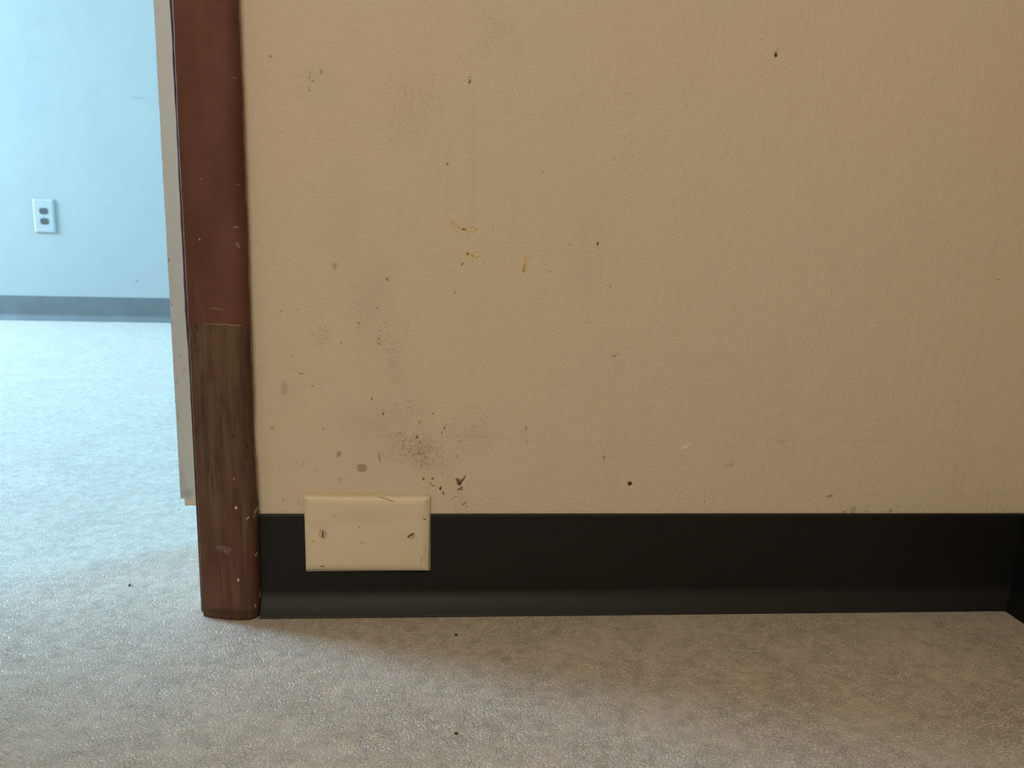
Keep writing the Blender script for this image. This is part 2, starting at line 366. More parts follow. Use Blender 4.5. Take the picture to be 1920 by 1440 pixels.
# ---------------------------------------------------------------- materials
def mat_near_wall():
    t = NT('painted_wall_with_marks')
    def att(name):
        nd = t.n('ShaderNodeAttribute', attribute_name=name)
        sp = t.n('ShaderNodeSeparateColor')
        t.link(nd.outputs['Color'], sp.inputs[0])
        return sp.outputs[0], sp.outputs[1], sp.outputs[2]
    d, c, w = att('marks_a')          # dark specks and painted crease shade, flaked chips, pale scars and painted highlights
    y, g, s = att('marks_b')          # yellow drips, greenish grime, long streaks
    rough, ln, low = att('marks_c')   # rough dirty patches, seam line, strip below the seam
    big = t.noise(3.2, 3.0, 0.55)
    mid = t.noise(16.0, 3.0, 0.6)
    col = t.mix(t.ramp(big, 0.35, 0.65), (0.600, 0.495, 0.375), (0.585, 0.500, 0.372))
    col = t.mix(t.ramp(mid, 0.45, 0.75, 0, 0.12), col, (0.52, 0.42, 0.31))
    st = t.noise(30.0, 3.0, 0.6, stretch=(1.0, 1.0, 0.10))
    col = t.mix(t.ramp(st, 0.5, 0.75, 0, 0.12), col, (0.50, 0.41, 0.29))
    grime = t.noise(60.0, 4.0, 0.65)
    g = t.math('MULTIPLY', g, t.ramp(grime, 0.25, 0.7, 0.55, 1.0))
    col = t.mix(t.math('MULTIPLY', g, 0.85), col, (0.43, 0.395, 0.285))
    col = t.mix(t.math('MULTIPLY', s, 0.6), col, (0.54, 0.40, 0.26))
    fl = t.noise(380.0, 3.0, 0.7, dist=0.6)
    flm = t.math('MULTIPLY', t.ramp(fl, 0.50, 0.62), rough)
    col = t.mix(t.math('MULTIPLY', flm, 0.80), col, (0.27, 0.155, 0.10))
    sp = t.noise(240.0, 1.0, 0.4)
    col = t.mix(t.ramp(sp, 0.74, 0.80, 0.0, 0.35), col, (0.30, 0.25, 0.18))
    col = t.mix(t.math('MULTIPLY', ln, 0.30), col, (0.27, 0.22, 0.15))
    ycol = t.mix(t.ramp(y, 0.45, 0.85), (0.56, 0.36, 0.11), (0.22, 0.135, 0.02))
    col = t.mix(t.ramp(y, 0.0, 0.55, 0.0, 0.95, smooth=False), col, ycol)
    col = t.mix(w, col, (0.72, 0.66, 0.54))
    col = t.mix(t.math('MULTIPLY', c, 0.8), col, (0.29, 0.24, 0.155))
    col = t.mix(d, col, (0.050, 0.022, 0.006))
    n1 = t.bump(t.noise(420.0, 3.0, 0.6), 0.00085)
    n2 = t.bump(t.noise(150.0, 2.0, 0.5, stretch=(1, 1, 0.55)), 0.0010, 0.9, n1)
    n3 = t.bump(t.math('MULTIPLY', t.noise(620.0, 2.0, 0.6, dist=0.8), rough), 0.0013, 1.0, n2)
    rg = t.ramp(d, 0.0, 1.0, 0.55, 0.8)
    return t.done(col, rg, n3, spec=0.35)


def mat_plain_wall(name, c1, c2, rough=0.6, marks=None):
    t = NT(name)
    col = t.mix(t.ramp(t.noise(2.5, 3.0), 0.35, 0.65), c1, c2)
    if marks:
        k = t.marks(marks, soft=0.9, wobble=0.006, wscale=100.0)
        col = t.mix(t.math('MULTIPLY', k, 0.75), col, (0.16, 0.16, 0.15))
    n1 = t.bump(t.noise(180.0, 3.0, 0.6), 0.0006)
    n2 = t.bump(t.noise(7.0, 2.0, 0.6), 0.004, 0.5, n1)
    return t.done(col, rough, n2, spec=0.4)


def mat_floor():
    t = NT('embossed_sheet_vinyl')
    a = t.noise(9.0, 4.0, 0.6, dist=0.4)
    b = t.noise(75.0, 5.0, 0.65, dist=0.4)
    c = t.noise(150.0, 3.0, 0.6)
    col = t.mix(t.ramp(a, 0.34, 0.66), (0.605, 0.515, 0.432), (0.620, 0.530, 0.448))
    col = t.mix(t.ramp(b, 0.42, 0.70, 0.0, 0.85), col, (0.460, 0.398, 0.330))
    col = t.mix(t.ramp(b, 0.52, 0.28, 0.0, 0.35), col, (0.66, 0.575, 0.480))
    col = t.mix(t.ramp(c, 0.50, 0.74, 0.0, 0.35), col, (0.44, 0.385, 0.325))
    # leather grain: cells of an elongated, warped voronoi
    w = t.noise(55.0, 2.0, 0.5, color=True)
    w = t.vmath('SCALE', t.vmath('SUBTRACT', w, (0.5, 0.5, 0.5)), 0.012)
    vv = t.vmath('ADD', t.pos, w)
    rot = t.n('ShaderNodeMapping', vector_type='POINT')
    t.link(vv, rot.inputs['Vector'])
    rot.inputs['Rotation'].default_value = (0, 0, 0.30)
    rot.inputs['Scale'].default_value = (0.62, 1.25, 1.0)
    vo = t.n('ShaderNodeTexVoronoi', feature='DISTANCE_TO_EDGE')
    vo.inputs['Scale'].default_value = 420.0
    t.link(rot.outputs[0], vo.inputs['Vector'])
    crack = t.ramp(vo.outputs['Distance'], 0.0, 0.16)
    amt = t.ramp(t.noise(14.0, 3.0, 0.6), 0.32, 0.66, 0.55, 1.0)
    fine = t.noise(560.0, 3.0, 0.65, stretch=(0.8, 1.2, 1))
    col = t.mix(t.math('MULTIPLY', t.math('SUBTRACT', 1.0, crack), t.math('MULTIPLY', amt, 0.24)), col, (0.16, 0.14, 0.11))
    dk = t.marks(FLOOR_MARKS['dark'], soft=0.7, wobble=0.0015, wscale=500.0, floor=True)
    col = t.mix(t.math('MULTIPLY', dk, 0.8), col, (0.07, 0.06, 0.05))
    lt = t.marks(FLOOR_MARKS['light'], soft=0.5, wobble=0.001, wscale=500.0, floor=True)
    col = t.mix(t.math('MULTIPLY', lt, 0.7), col, (0.8, 0.8, 0.78))
    h = t.math('ADD', t.math('MULTIPLY', crack, amt), t.math('MULTIPLY', fine, 0.75))
    n1 = t.bump(h, 0.00065)
    n2 = t.bump(t.noise(80.0, 2.0, 0.5), 0.0008, 0.4, n1)
    return t.done(col, t.ramp(b, 0.3, 0.7, 0.36, 0.48), n2, spec=0.5)


def mat_casing():
    t = NT('worn_brown_painted_wood')
    sep = t.n('ShaderNodeSeparateXYZ')
    t.link(t.pos, sep.inputs[0])
    z = sep.outputs['Z']
    a = t.noise(14.0, 4.0, 0.6, stretch=(1, 1, 0.45))
    b = t.noise(60.0, 3.0, 0.6)
    red = t.mix(t.ramp(a, 0.35, 0.65), (0.098, 0.037, 0.025), (0.130, 0.055, 0.039))
    red = t.mix(t.ramp(b, 0.45, 0.75, 0, 0.4), red, (0.085, 0.036, 0.022))
    grain = t.noise(230.0, 4.0, 0.65, stretch=(1, 1, 0.07), dist=0.5)
    wood = t.mix(t.ramp(grain, 0.30, 0.66), (0.060, 0.032, 0.019), (0.108, 0.062, 0.038))
    wood = t.mix(t.ramp(t.noise(28.0, 4.0, 0.65, stretch=(1, 1, 0.35)), 0.48, 0.72, 0, 0.55), wood, (0.155, 0.098, 0.060))
    wood = t.mix(t.ramp(t.noise(24.0, 4.0, 0.6, stretch=(1, 1, 0.25)), 0.55, 0.75, 0, 0.6), wood, (0.075, 0.030, 0.018))
    # the upper coat stops at a ragged line 27 cm above the floor and thins out below it
    wav = t.math('MULTIPLY', t.math('SUBTRACT', t.noise(60.0, 2.0), 0.5), 0.006)
    low = t.ramp(t.math('ADD', z, wav), 0.2695, 0.2670)
    patch = t.ramp(t.noise(20.0, 3.0, 0.6, stretch=(1, 1, 0.3)), 0.36, 0.56, 0.35, 1.0)
    lowm = t.math('MULTIPLY', low, patch)
    col = t.mix(lowm, red, wood)
    tn = t.marks(CASING_MARKS['tan'], soft=1.2, wobble=0.008, wscale=60.0)
    tn = t.math('MULTIPLY', tn, t.ramp(grain, 0.38, 0.62))
    col = t.mix(t.math('MULTIPLY', tn, 0.75), col, (0.185, 0.122, 0.078))
    k = t.marks(CASING_MARKS['smear'], soft=0.9, wobble=0.002, wscale=500.0)
    col = t.mix(t.math('MULTIPLY', k, 0.55), col, (0.36, 0.28, 0.25))
    d = t.marks(CASING_MARKS['dark'], soft=0.8, wobble=0.0012, wscale=500.0)
    col = t.mix(t.math('MULTIPLY', d, 0.9), col, (0.014, 0.008, 0.006))
    c = t.marks(CASING_MARKS['cream'], soft=0.45, wobble=0.0007, wscale=800.0)
    col = t.mix(c, col, (0.62, 0.52, 0.36))
    # wall paint lapped on to the outer edge, next to the wall
    y = sep.outputs['Y']
    lap = t.ramp(t.math('ADD', y, t.math('MULTIPLY', t.noise(30.0, 3.0, 0.6), 0.010)), 0.0000, 0.0012)
    lap = t.math('MULTIPLY', lap, t.ramp(sep.outputs['X'], -0.0425, -0.0405))
    lap = t.math('MULTIPLY', lap, t.ramp(z, 0.10, 0.13))
    col = t.mix(lap, col, (0.42, 0.34, 0.25))
    n1 = t.bump(grain, 0.0004, 0.8)
    n2 = t.bump(t.noise(45.0, 3.0, 0.6, stretch=(1, 1, 0.5)), 0.0009, 0.7, n1)
    n3 = n2
    return t.done(col, t.ramp(b, 0.3, 0.7, 0.58, 0.72), n3, spec=0.22)


def mat_jamb():
    t = NT('brown_painted_jamb')
    sep = t.n('ShaderNodeSeparateXYZ')
    t.link(t.pos, sep.inputs[0])
    edge = t.ramp(t.math('ADD', sep.outputs['Y'], t.math('MULTIPLY', t.noise(20.0, 3.0), 0.006)), 0.010, 0.0115)
    red = t.mix(t.ramp(t.noise(40.0, 3.0), 0.4, 0.6), (0.075, 0.028, 0.018), (0.105, 0.045, 0.030))
    col = t.mix(edge, red, (0.60, 0.53, 0.43))
    return t.done(col, 0.7, t.bump(t.noise(120.0, 3.0), 0.0004), spec=0.2)


def mat_cream(name, base, marks=None, dark=(0.05, 0.045, 0.04)):
    t = NT(name)
    col = t.mix(t.ramp(t.noise(20.0, 3.0, stretch=(1, 1, 0.3)), 0.35, 0.7), base, tuple(k * 0.93 for k in base))
    if marks:
        k = t.marks(marks, soft=0.8, wobble=0.001, wscale=500.0)
        col = t.mix(t.math('MULTIPLY', k, 0.75), col, dark)
    return t.done(col, 0.5, t.bump(t.noise(180.0, 2.0), 0.0004))


def mat_vinyl_base(name, c, rough):
    t = NT(name)
    col = t.mix(t.ramp(t.noise(12.0, 3.0), 0.35, 0.7), c, tuple(k * 1.2 for k in c))
    n = t.bump(t.noise(300.0, 2.0), 0.00008)
    n = t.bump(t.noise(5.0, 1.0), 0.002, 0.4, n)
    return t.done(col, rough, n, spec=0.32)


def mat_plate():
    t = NT('aged_ivory_plastic')
    a = t.noise(30.0, 3.0, 0.6)
    col = t.mix(t.ramp(a, 0.35, 0.65), (0.62, 0.52, 0.37), (0.64, 0.53, 0.39))
    g = t.marks(PLATE_MARKS['grey'], soft=1.1, wobble=0.004, wscale=120.0)
    col = t.mix(t.math('MULTIPLY', g, 0.55), col, (0.36, 0.31, 0.21))
    y = t.marks(PLATE_MARKS['yellow'], soft=1.0, wobble=0.005, wscale=120.0)
    col = t.mix(t.math('MULTIPLY', y, 0.6), col, (0.56, 0.43, 0.23))
    w = t.marks(PLATE_MARKS['white'], soft=0.8, wobble=0.001, wscale=300.0)
    col = t.mix(w, col, (0.66, 0.56, 0.41))
    d = t.marks(PLATE_MARKS['dark'], soft=0.8, wobble=0.0008, wscale=800.0)
    col = t.mix(t.math('MULTIPLY', d, 0.95), col, (0.06, 0.035, 0.015))
    n = t.bump(t.noise(90.0, 2.0), 0.0003)
    n = t.bump(t.math('SUBTRACT', w, d), 0.0003, 1.0, n)
    return t.done(col, 0.42, n, spec=0.45)


def mat_simple(name, c, rough=0.5, metal=0.0, bump=0.0):
    t = NT(name)
    col = t.mix(t.ramp(t.noise(300.0, 2.0), 0.4, 0.6), c, tuple(k * 0.85 for k in c))
    n = t.bump(t.noise(400.0, 2.0), bump) if bump else None
    return t.done(col, rough, n, metal)


M_WALL = mat_near_wall()
M_FARWALL = mat_plain_wall('far_room_paint', (0.265, 0.275, 0.262), (0.255, 0.268, 0.258), 0.5, FAR_MARKS['dark'])
M_SIDE = mat_plain_wall('side_wall_paint', (0.58, 0.48, 0.36), (0.56, 0.46, 0.345))
M_CEIL = mat_plain_wall('ceiling_paint', (0.68, 0.64, 0.56), (0.66, 0.62, 0.55))
M_FLOOR = mat_floor()
M_CASING = mat_casing()
M_JAMB = mat_jamb()
M_STOP = mat_cream('door_stop_paint', (0.435, 0.428, 0.415), STOP_MARKS['dark'])
M_STOPIN = mat_cream('bare_stop_wood', (0.52, 0.42, 0.31))
M_BASE = mat_vinyl_base('black_vinyl_base', (0.0048, 0.0047, 0.0040), 0.52)
M_FARBASE = mat_vinyl_base('grey_vinyl_base', (0.085, 0.090, 0.092), 0.45)
M_PLATE = mat_plate()
M_SCREW = mat_simple('painted_steel_screw', (0.50, 0.43, 0.31), 0.45, 0.0)
M_SLOT = mat_simple('screw_slot_dark', (0.035, 0.025, 0.012), 0.8)
M_OUTPLATE = mat_simple('white_plastic', (0.31, 0.32, 0.315), 0.4)
M_OUTFACE = mat_simple('brown_receptacle_plastic', (0.060, 0.055, 0.050), 0.35)
M_OUTSLOT = mat_simple('slot_black', (0.01, 0.01, 0.01), 0.7)
M_BRASS = mat_simple('plated_screw', (0.45, 0.42, 0.36), 0.3, 0.8)
M_CRUMB = mat_simple('dark_dirt', (0.030, 0.022, 0.015), 0.8)
M_SPLINTER = mat_simple('wood_splinter', (0.16, 0.11, 0.07), 0.8)
M_FRAME = mat_simple('window_frame_paint', (0.7, 0.7, 0.68), 0.4)


# ---------------------------------------------------------------- mesh helpers
def obj(name, bm, mat, parent=None, smooth=False, kind=None):
    bmesh.ops.recalc_face_normals(bm, faces=bm.faces)
    me = bpy.data.meshes.new(name)
    bm.to_mesh(me)
    bm.free()
    me.materials.append(mat)
    if smooth:
        for p in me.polygons:
            p.use_smooth = True
    o = bpy.data.objects.new(name, me)
    COL.objects.link(o)
    if parent:
        o.parent = parent
    if kind:
        o['kind'] = kind
    return o


def box(bm, x0, x1, y0, y1, z0, z1):
    vs = [bm.verts.new((x, y, z)) for z in (z0, z1) for y in (y0, y1) for x in (x0, x1)]
    for f in ((0, 2, 3, 1), (4, 5, 7, 6), (0, 1, 5, 4), (2, 6, 7, 3), (0, 4, 6, 2), (1, 3, 7, 5)):
        bm.faces.new([vs[i] for i in f])


def bevel(bm, w, seg=2):
    bmesh.ops.bevel(bm, geom=list(bm.edges), offset=w, segments=seg, profile=0.5, affect='EDGES')


def struct(name, boxes, mat, parent=None, bev=0.0, label=None):
    bm = bmesh.new()
    for b in boxes:
        box(bm, *b)
    if bev:
        bevel(bm, bev)
    o = obj(name, bm, mat, parent, kind=None if parent else 'structure')
    if label:
        o['label'] = label
    return o


def empty(name, loc=(0, 0, 0)):
    o = bpy.data.objects.new(name, None)
    o.empty_display_size = 0.05
    COL.objects.link(o)
    o.location = loc
    return o


def tag(o, label, cat, group=None):
    o['label'] = label
    o['category'] = cat
    if group:
        o['group'] = group
    return o


def extrude_profile(bm, prof, p0, p1, axis):
    """prof: (out, z) points; extruded from p0 to p1 along x or y. out is the distance from the wall"""
    rows = []
    for p in (p0, p1):
        rows.append([bm.verts.new(axis(p, o_, z)) for o_, z in prof])
    n = len(prof)
    for i in range(n):
        j = (i + 1) % n
        bm.faces.new((rows[0][i], rows[0][j], rows[1][j], rows[1][i]))
    bm.faces.new(rows[0])
    bm.faces.new(rows[1][::-1])


def cove(top, h=BASE_H, toe=0.0145):
    """outline of a vinyl cove base, cut off at height top"""
    pts = [(0.0, 0.0), (toe, 0.0), (toe, 0.0008)]
    for i in range(11):                                  # gentle sweep up to the flat face
        u = i / 10
        pts.append((0.0031 + (toe - 0.0036) * (1 - u) ** 1.7, 0.0016 + 0.0204 * u))
    if top >= h:
        pts += [(0.0030, h - 0.0012), (0.0024, h - 0.0003), (0.0016, h), (0.0, h)]
    else:
        pts += [(0.0030, top), (0.0, top)]
    return pts


# ---------------------------------------------------------------- room shell
struct('floor', [(X_FL - 0.1, X_FR + 0.1, Y_BACK - 0.1, Y_FAR + 0.1, -0.05, 0.0)], M_FLOOR,
       label='embossed beige-grey sheet vinyl floor running through the doorway')
struct('ceiling', [(X_FL - 0.1, X_FR + 0.1, Y_BACK - 0.1, Y_FAR + 0.1, CEIL, CEIL + 0.05)], M_CEIL)
# the partition: its visible face is a fine sheet that carries the scars of the wall
import numpy as np


def lattice_noise(X, Z, cell, seed, octaves=3):
    """smooth value noise in -1..1 on arrays of coordinates"""
    out = np.zeros(X.shape)
    amp, tot = 1.0, 0.0
    for k in range(octaves):
        rng = np.random.RandomState(seed + k)
        tab = rng.rand(257, 257) * 2 - 1
        u, v = X / cell + 40.5, Z / cell + 17.3
        i, j = np.floor(u).astype(int), np.floor(v).astype(int)
        fu, fv = u - i, v - j
        fu, fv = fu * fu * (3 - 2 * fu), fv * fv * (3 - 2 * fv)
        i0, j0, i1, j1 = i % 256, j % 256, (i + 1) % 256, (j + 1) % 256
        out += amp * ((tab[i0, j0] * (1 - fu) + tab[i1, j0] * fu) * (1 - fv)
                      + (tab[i0, j1] * (1 - fu) + tab[i1, j1] * fu) * fv)
        tot += amp
        amp *= 0.55
        cell *= 0.5
    return out / tot


def paint_marks(X, Z, rows, soft, wob_amp, wob_cell, seed, min_r=0.00045):
    dx = lattice_noise(X, Z, wob_cell, seed) * wob_amp
    dz = lattice_noise(X, Z, wob_cell, seed + 50) * wob_amp
    XX, ZZ = X + dx, Z + dz
    acc = np.zeros(X.shape)
    for (x, z, a, b, ang, s) in rows:
        a, b = max(a, min_r), max(b, min_r)
        R = 1.4 * max(a, b) + wob_amp
        cols = np.where(np.abs(X[0] - x) < R)[0]
        rws = np.where(np.abs(Z[:, 0] - z) < R)[0]
        if len(cols) == 0 or len(rws) == 0:
            continue
        sl = (slice(rws[0], rws[-1] + 1), slice(cols[0], cols[-1] + 1))
        px, pz = XX[sl] - x, ZZ[sl] - z
        t = math.radians(ang)                     # clockwise tilt
        u = (px * math.cos(t) - pz * math.sin(t)) / a
        v = (px * math.sin(t) + pz * math.cos(t)) / b
        k = np.clip((1.25 - np.sqrt(u * u + v * v)) / soft, 0, 1)
        k = k * k * (3 - 2 * k) * s
        acc[sl] = np.maximum(acc[sl], k)
    return acc


def spans(*parts):
    out = []
    for a, b, st_ in parts:
        n = max(1, int(round((b - a) / st_)))
        out += [a + (b - a) * i / n for i in range(n)]
    out.append(parts[-1][1])
    return np.array(out)


def wall_front_mesh():
    xs = spans((DOOR_R, -0.045, 0.05), (-0.045, 0.30, 0.0005), (0.30, 0.56, 0.0007), (0.56, X_RIGHT, 0.002))
    zs = spans((0.0, 0.09, 0.09), (0.09, 0.32, 0.0005), (0.32, 0.54, 0.0007), (0.54, 0.60, 0.02), (0.60, CEIL, 0.6))
    X, Z = np.meshgrid(xs, zs)
    W = WALL_MARKS
    d = paint_marks(X, Z, W['dark'], 0.6, 0.00045, 0.0012, 11)
    c = paint_marks(X, Z, W['chip'], 0.25, 0.0006, 0.0022, 12)
    w = paint_marks(X, Z, W['white'], 0.6, 0.0006, 0.0016, 13)
    y = paint_marks(X, Z, W['yellow'], 0.9, 0.0009, 0.0016, 14)
    g = paint_marks(X, Z, W['green'], 1.25, 0.012, 0.03, 15)
    s = paint_marks(X, Z, W['streak'], 1.25, 0.004, 0.02, 16)
    r = paint_marks(X, Z, W['rough'], 1.25, 0.012, 0.015, 17)
    zz = Z + 0.0009 * lattice_noise(X, Z * 0, 0.025, 18) + 0.004 * X
    ln = np.clip(1 - np.abs(zz - 0.1686) / 0.0010, 0, 1) * np.clip((X - 0.0) / 0.05, 0, 1)
    ln *= np.clip(0.55 + 1.1 * lattice_noise(X, Z * 0, 0.03, 19), 0.05, 1)
    low = np.clip((0.1689 - zz) / 0.0008, 0, 1)
    fade = np.clip((X + 0.01) / 0.04, 0, 1)
    Y = -0.00018 * low * fade                                  # the patched strip stands slightly proud
    Y = Y + 0.00035 * c + 0.00045 * d - 0.00035 * w
    Y = Y + 0.00016 * lattice_noise(X, Z, 0.02, 20) - 0.00010 * r * lattice_noise(X, Z, 0.0016, 21)
    Y[Z < 0.0955] = 0.0
    nz, nx = X.shape
    co = np.stack([X, Y, Z], axis=-1).reshape(-1, 3)
    idx = np.arange(nx * nz).reshape(nz, nx)
    quads = np.stack([idx[:-1, :-1], idx[:-1, 1:], idx[1:, 1:], idx[1:, :-1]], axis=-1).reshape(-1, 4)
    bm = bmesh.new()
    for b in [(DOOR_R, X_RIGHT + 0.1, 0.002, WALL_T, 0.0, CEIL), (X_RIGHT + 0.1, X_FR, 0.0, WALL_T, 0.0, CEIL),
              (X_FL, DOOR_L, 0.0, WALL_T, 0.0, CEIL), (DOOR_L, DOOR_R, 0.0, WALL_T, DOOR_H, CEIL)]:
        box(bm, *b)
    bmesh.ops.recalc_face_normals(bm, faces=bm.faces)
    bm.verts.index_update()
    bco = np.array([v.co[:] for v in bm.verts])
    bq = np.array([[v.index for v in f.verts] for f in bm.faces]) + len(co)
    bm.free()
    allco = np.concatenate([co, bco]).astype(np.float32)
    allq = np.concatenate([quads, bq]).astype(np.int32)
    me = bpy.data.meshes.new('wall_front')
    me.vertices.add(len(allco))
    me.vertices.foreach_set('co', allco.ravel())
    me.loops.add(allq.size)
    me.loops.foreach_set('vertex_index', allq.ravel())
    me.polygons.add(len(allq))
    me.polygons.foreach_set('loop_start', np.arange(0, allq.size, 4, dtype=np.int32))
    me.polygons.foreach_set('loop_total', np.full(len(allq), 4, dtype=np.int32))
    sm = np.zeros(len(allq), dtype=bool)
    sm[:len(quads)] = True
    me.polygons.foreach_set('use_smooth', sm)
    me.update(calc_edges=True)
    me.validate()
    for name, (p, q, r_) in (('marks_a', (d, c, w)), ('marks_b', (y, g, s)), ('marks_c', (r, ln, low))):
        at_ = me.color_attributes.new(name, 'FLOAT_COLOR', 'POINT')
        arr = np.zeros((len(allco), 4), dtype=np.float32)
        for k, f in enumerate((p, q, r_)):
            arr[:len(co), k] = f.ravel()
        arr[:, 3] = 1
        at_.data.foreach_set('color', arr.ravel())
    me.materials.append(M_WALL)
    o = bpy.data.objects.new('wall_front', me)
    COL.objects.link(o)
    o['kind'] = 'structure'
    o['label'] = 'scuffed and stained beige painted wall right of the doorway'
    return o


wall_front_mesh()
struct('wall_right', [(X_RIGHT, X_RIGHT + 0.1, Y_BACK, 0.0, 0.0, CEIL)], M_SIDE)
struct('wall_left', [(-1.70, -1.60, Y_BACK, 0.0, 0.0, CEIL)], M_SIDE)


def wall_with_window(name, axis, at, thick, a0, a1, w0, w1, z0, z1, mat):
    """a wall with one window opening; axis 'x': plane x=at spanning y a0..a1, axis 'y' the other way round"""
    t0, t1 = min(at, at + thick), max(at, at + thick)
    spans = [(a0, w0, 0, CEIL), (w1, a1, 0, CEIL), (w0, w1, 0, z0), (w0, w1, z1, CEIL)]
    if axis == 'x':
        return struct(name, [(t0, t1, s[0], s[1], s[2], s[3]) for s in spans], mat)
    return struct(name, [(s[0], s[1], t0, t1, s[2], s[3]) for s in spans], mat)


wall_with_window('wall_back', 'y', Y_BACK, -0.1, -1.70, X_RIGHT + 0.1, -1.00, 0.10, 1.00, 2.20, M_SIDE)
wall_with_window('wall_far_right', 'x', X_FR, 0.1, WALL_T, Y_FAR, 0.95, 1.95, 0.08, 1.42, M_FARWALL)
wall_with_window('wall_far_left', 'x', X_FL, -0.1, WALL_T, Y_FAR, 1.05, 1.95, 0.50, 1.70, M_FARWALL)
struct('wall_far', [(X_FL - 0.1, X_FR + 0.1, Y_FAR, Y_FAR + 0.1, 0.0, CEIL)], M_FARWALL,
       label='pale wall of the daylit room beyond the doorway')


def window(name, axis, at, a0, a1, z0, z1):
    w = 0.04
    am = (a0 + a1) / 2
    bs = [(a0, a0 + w, z0, z1), (a1 - w, a1, z0, z1), (a0 + w, a1 - w, z0, z0 + w), (a0 + w, a1 - w, z1 - w, z1)]
    r = empty(name)
    r['kind'] = 'structure'
    if axis == 'x':
        f = lambda b: (at, at + 0.04, b[0], b[1], b[2], b[3])
    else:
        f = lambda b: (b[0], b[1], at, at + 0.04, b[2], b[3])
    struct('window_frame', [f(b) for b in bs], M_FRAME, r)


window('window_1', 'x', X_FR + 0.02, 0.95, 1.95, 0.08, 1.42)
window('window_2', 'x', X_FL - 0.06, 1.05, 1.95, 0.50, 1.70)
window('window_3', 'y', Y_BACK - 0.06, -1.00, 0.10, 1.00, 2.20)

# ---------------------------------------------------------------- doorway: casing, jamb, stop
door = empty('door_1')
door['kind'] = 'structure'
door['label'] = 'worn brown door frame at the left, open to the bright room'


def wob(z, seed, amp, sc):
    return amp * noise.noise(Vector((seed, seed * 0.37, z * sc)))


def casing_mesh(mirror=None):
    """ranch casing: thin rounded inner edge, thick rounded outer edge; edges worn and uneven"""
    prof = [(-0.0906, -0.0003, 'l'), (-0.0908, -0.0060, 'l'), (-0.0908, -0.0100, 'l'), (-0.0905, -0.0107, 'l'),
            (-0.0899, -0.0110, 'l'), (-0.0870, -0.0117, 'm'), (-0.0820, -0.0132, 'm'), (-0.0740, -0.0155, 'm'), (-0.0650, -0.0174, 'm'),
            (-0.0580, -0.0186, 'm'), (-0.0530, -0.0188, 'm'), (-0.0490, -0.0182, 'm'), (-0.0455, -0.0168, 'r'),
            (-0.0430, -0.0148, 'r'), (-0.0413, -0.0122, 'r'), (-0.0405, -0.0095, 'r'), (-0.0402, -0.0060, 'r'), (-0.0402, -0.0003, 'r')]
    zs = [0.0008 + i * 0.003 for i in range(200)] + [0.62 + i * 0.06 for i in range(24)] + [2.09]
    bm = bmesh.new()
    rows = []
    for z in zs:
        row = []
        for x, y, k in prof:
            dx = dy = 0.0
            if k == 'l':
                dx = wob(z, 1.3, 0.0007, 14) + wob(z, 4.1, 0.00045, 60)
            elif k == 'r':
                dx = wob(z, 8.7, 0.0006, 12) + wob(z, 5.9, 0.0004, 70)
            else:
                dy = wob(z, 2.2 + x * 90, 0.0003, 25)
            if z < 0.012:                                   # worn, rounded foot
                t = (0.012 - z) / 0.012
                dx += (0.0008 if k == 'l' else -0.0005 if k == 'r' else 0) * t * t
                dy += 0.0012 * t * t if k != 'x' and y < -0.004 else 0
            if k == 'l' and abs(z - 0.262) < 0.006:
                dx += 0.0009 * (1 - abs(z - 0.262) / 0.006)
            if k == 'r' and 0.148 < z < 0.20:               # a long chip out of the outer edge
                dx -= 0.0011 * math.sin((z - 0.148) / 0.052 * math.pi) ** 0.6
            X = x + dx
            if mirror is not None:
                X = mirror - X
            row.append(bm.verts.new((X, y + dy, z)))
        rows.append(row)
    for a, b in zip(rows, rows[1:]):
        for i in range(len(prof) - 1):
            bm.faces.new((a[i], a[i + 1], b[i + 1], b[i]))
        bm.faces.new((a[-1], a[0], b[0], b[-1]))
    bm.faces.new(rows[0])
    bm.faces.new(rows[-1][::-1])
    return bm


cs = obj('casing', casing_mesh(), M_CASING, door, smooth=True)
cs['label'] = 'red-brown painted casing, worn to bare wood lower down'
obj('casing', casing_mesh(mirror=-0.9), M_CASING, door, smooth=True)
struct('head_casing', [(-0.86, -0.04, -0.018, 0.0, 2.092, 2.145)], M_CASING, door, 0.002)


def jamb_mesh(side):
    """lining of the doorway; its front corner is chipped and shows beside the casing"""
    bm = bmesh.new()
    rows = []
    x_in = DOOR_R - 0.0008
    zs = [0.0008 + i * 0.003 for i in range(200)] + [0.62 + i * 0.07 for i in range(20)] + [2.029]
    for z in zs:
        w = wob(z, 3.3, 0.0007, 18) + wob(z, 6.1, 0.0004, 55)
        base = -0.0966 if z > 0.265 else -0.0966 + min(1.0, (0.265 - z) / 0.05) * 0.0013
        if z < 0.12:
            base += (0.12 - z) / 0.12 * 0.0016
        xl = base + w
        pts = [(DOOR_R + 0.0035, -0.0004), (xl + 0.0010, -0.0004), (xl + 0.0002, 0.0006), (xl, 0.0030), (-0.0968, 0.0120),
               (-0.0968, WALL_T), (DOOR_R - 0.0002, WALL_T), (DOOR_R - 0.0002, -0.0002)]
        if side < 0:
            pts = [(-0.9 - x, y) for x, y in pts]
        rows.append([bm.verts.new((x, y, z)) for x, y in pts])
    n = len(rows[0])
    for a, b in zip(rows, rows[1:]):
        for i in range(n):
            j = (i + 1) % n
            bm.faces.new((a[i], a[j], b[j], b[i]))
    bm.faces.new(rows[0])
    bm.faces.new(rows[-1][::-1])
    return bm


obj('jamb', jamb_mesh(1), M_JAMB, door)['label'] = 'dark brown jamb edge beside the casing'
obj('jamb', jamb_mesh(-1), M_JAMB, door)


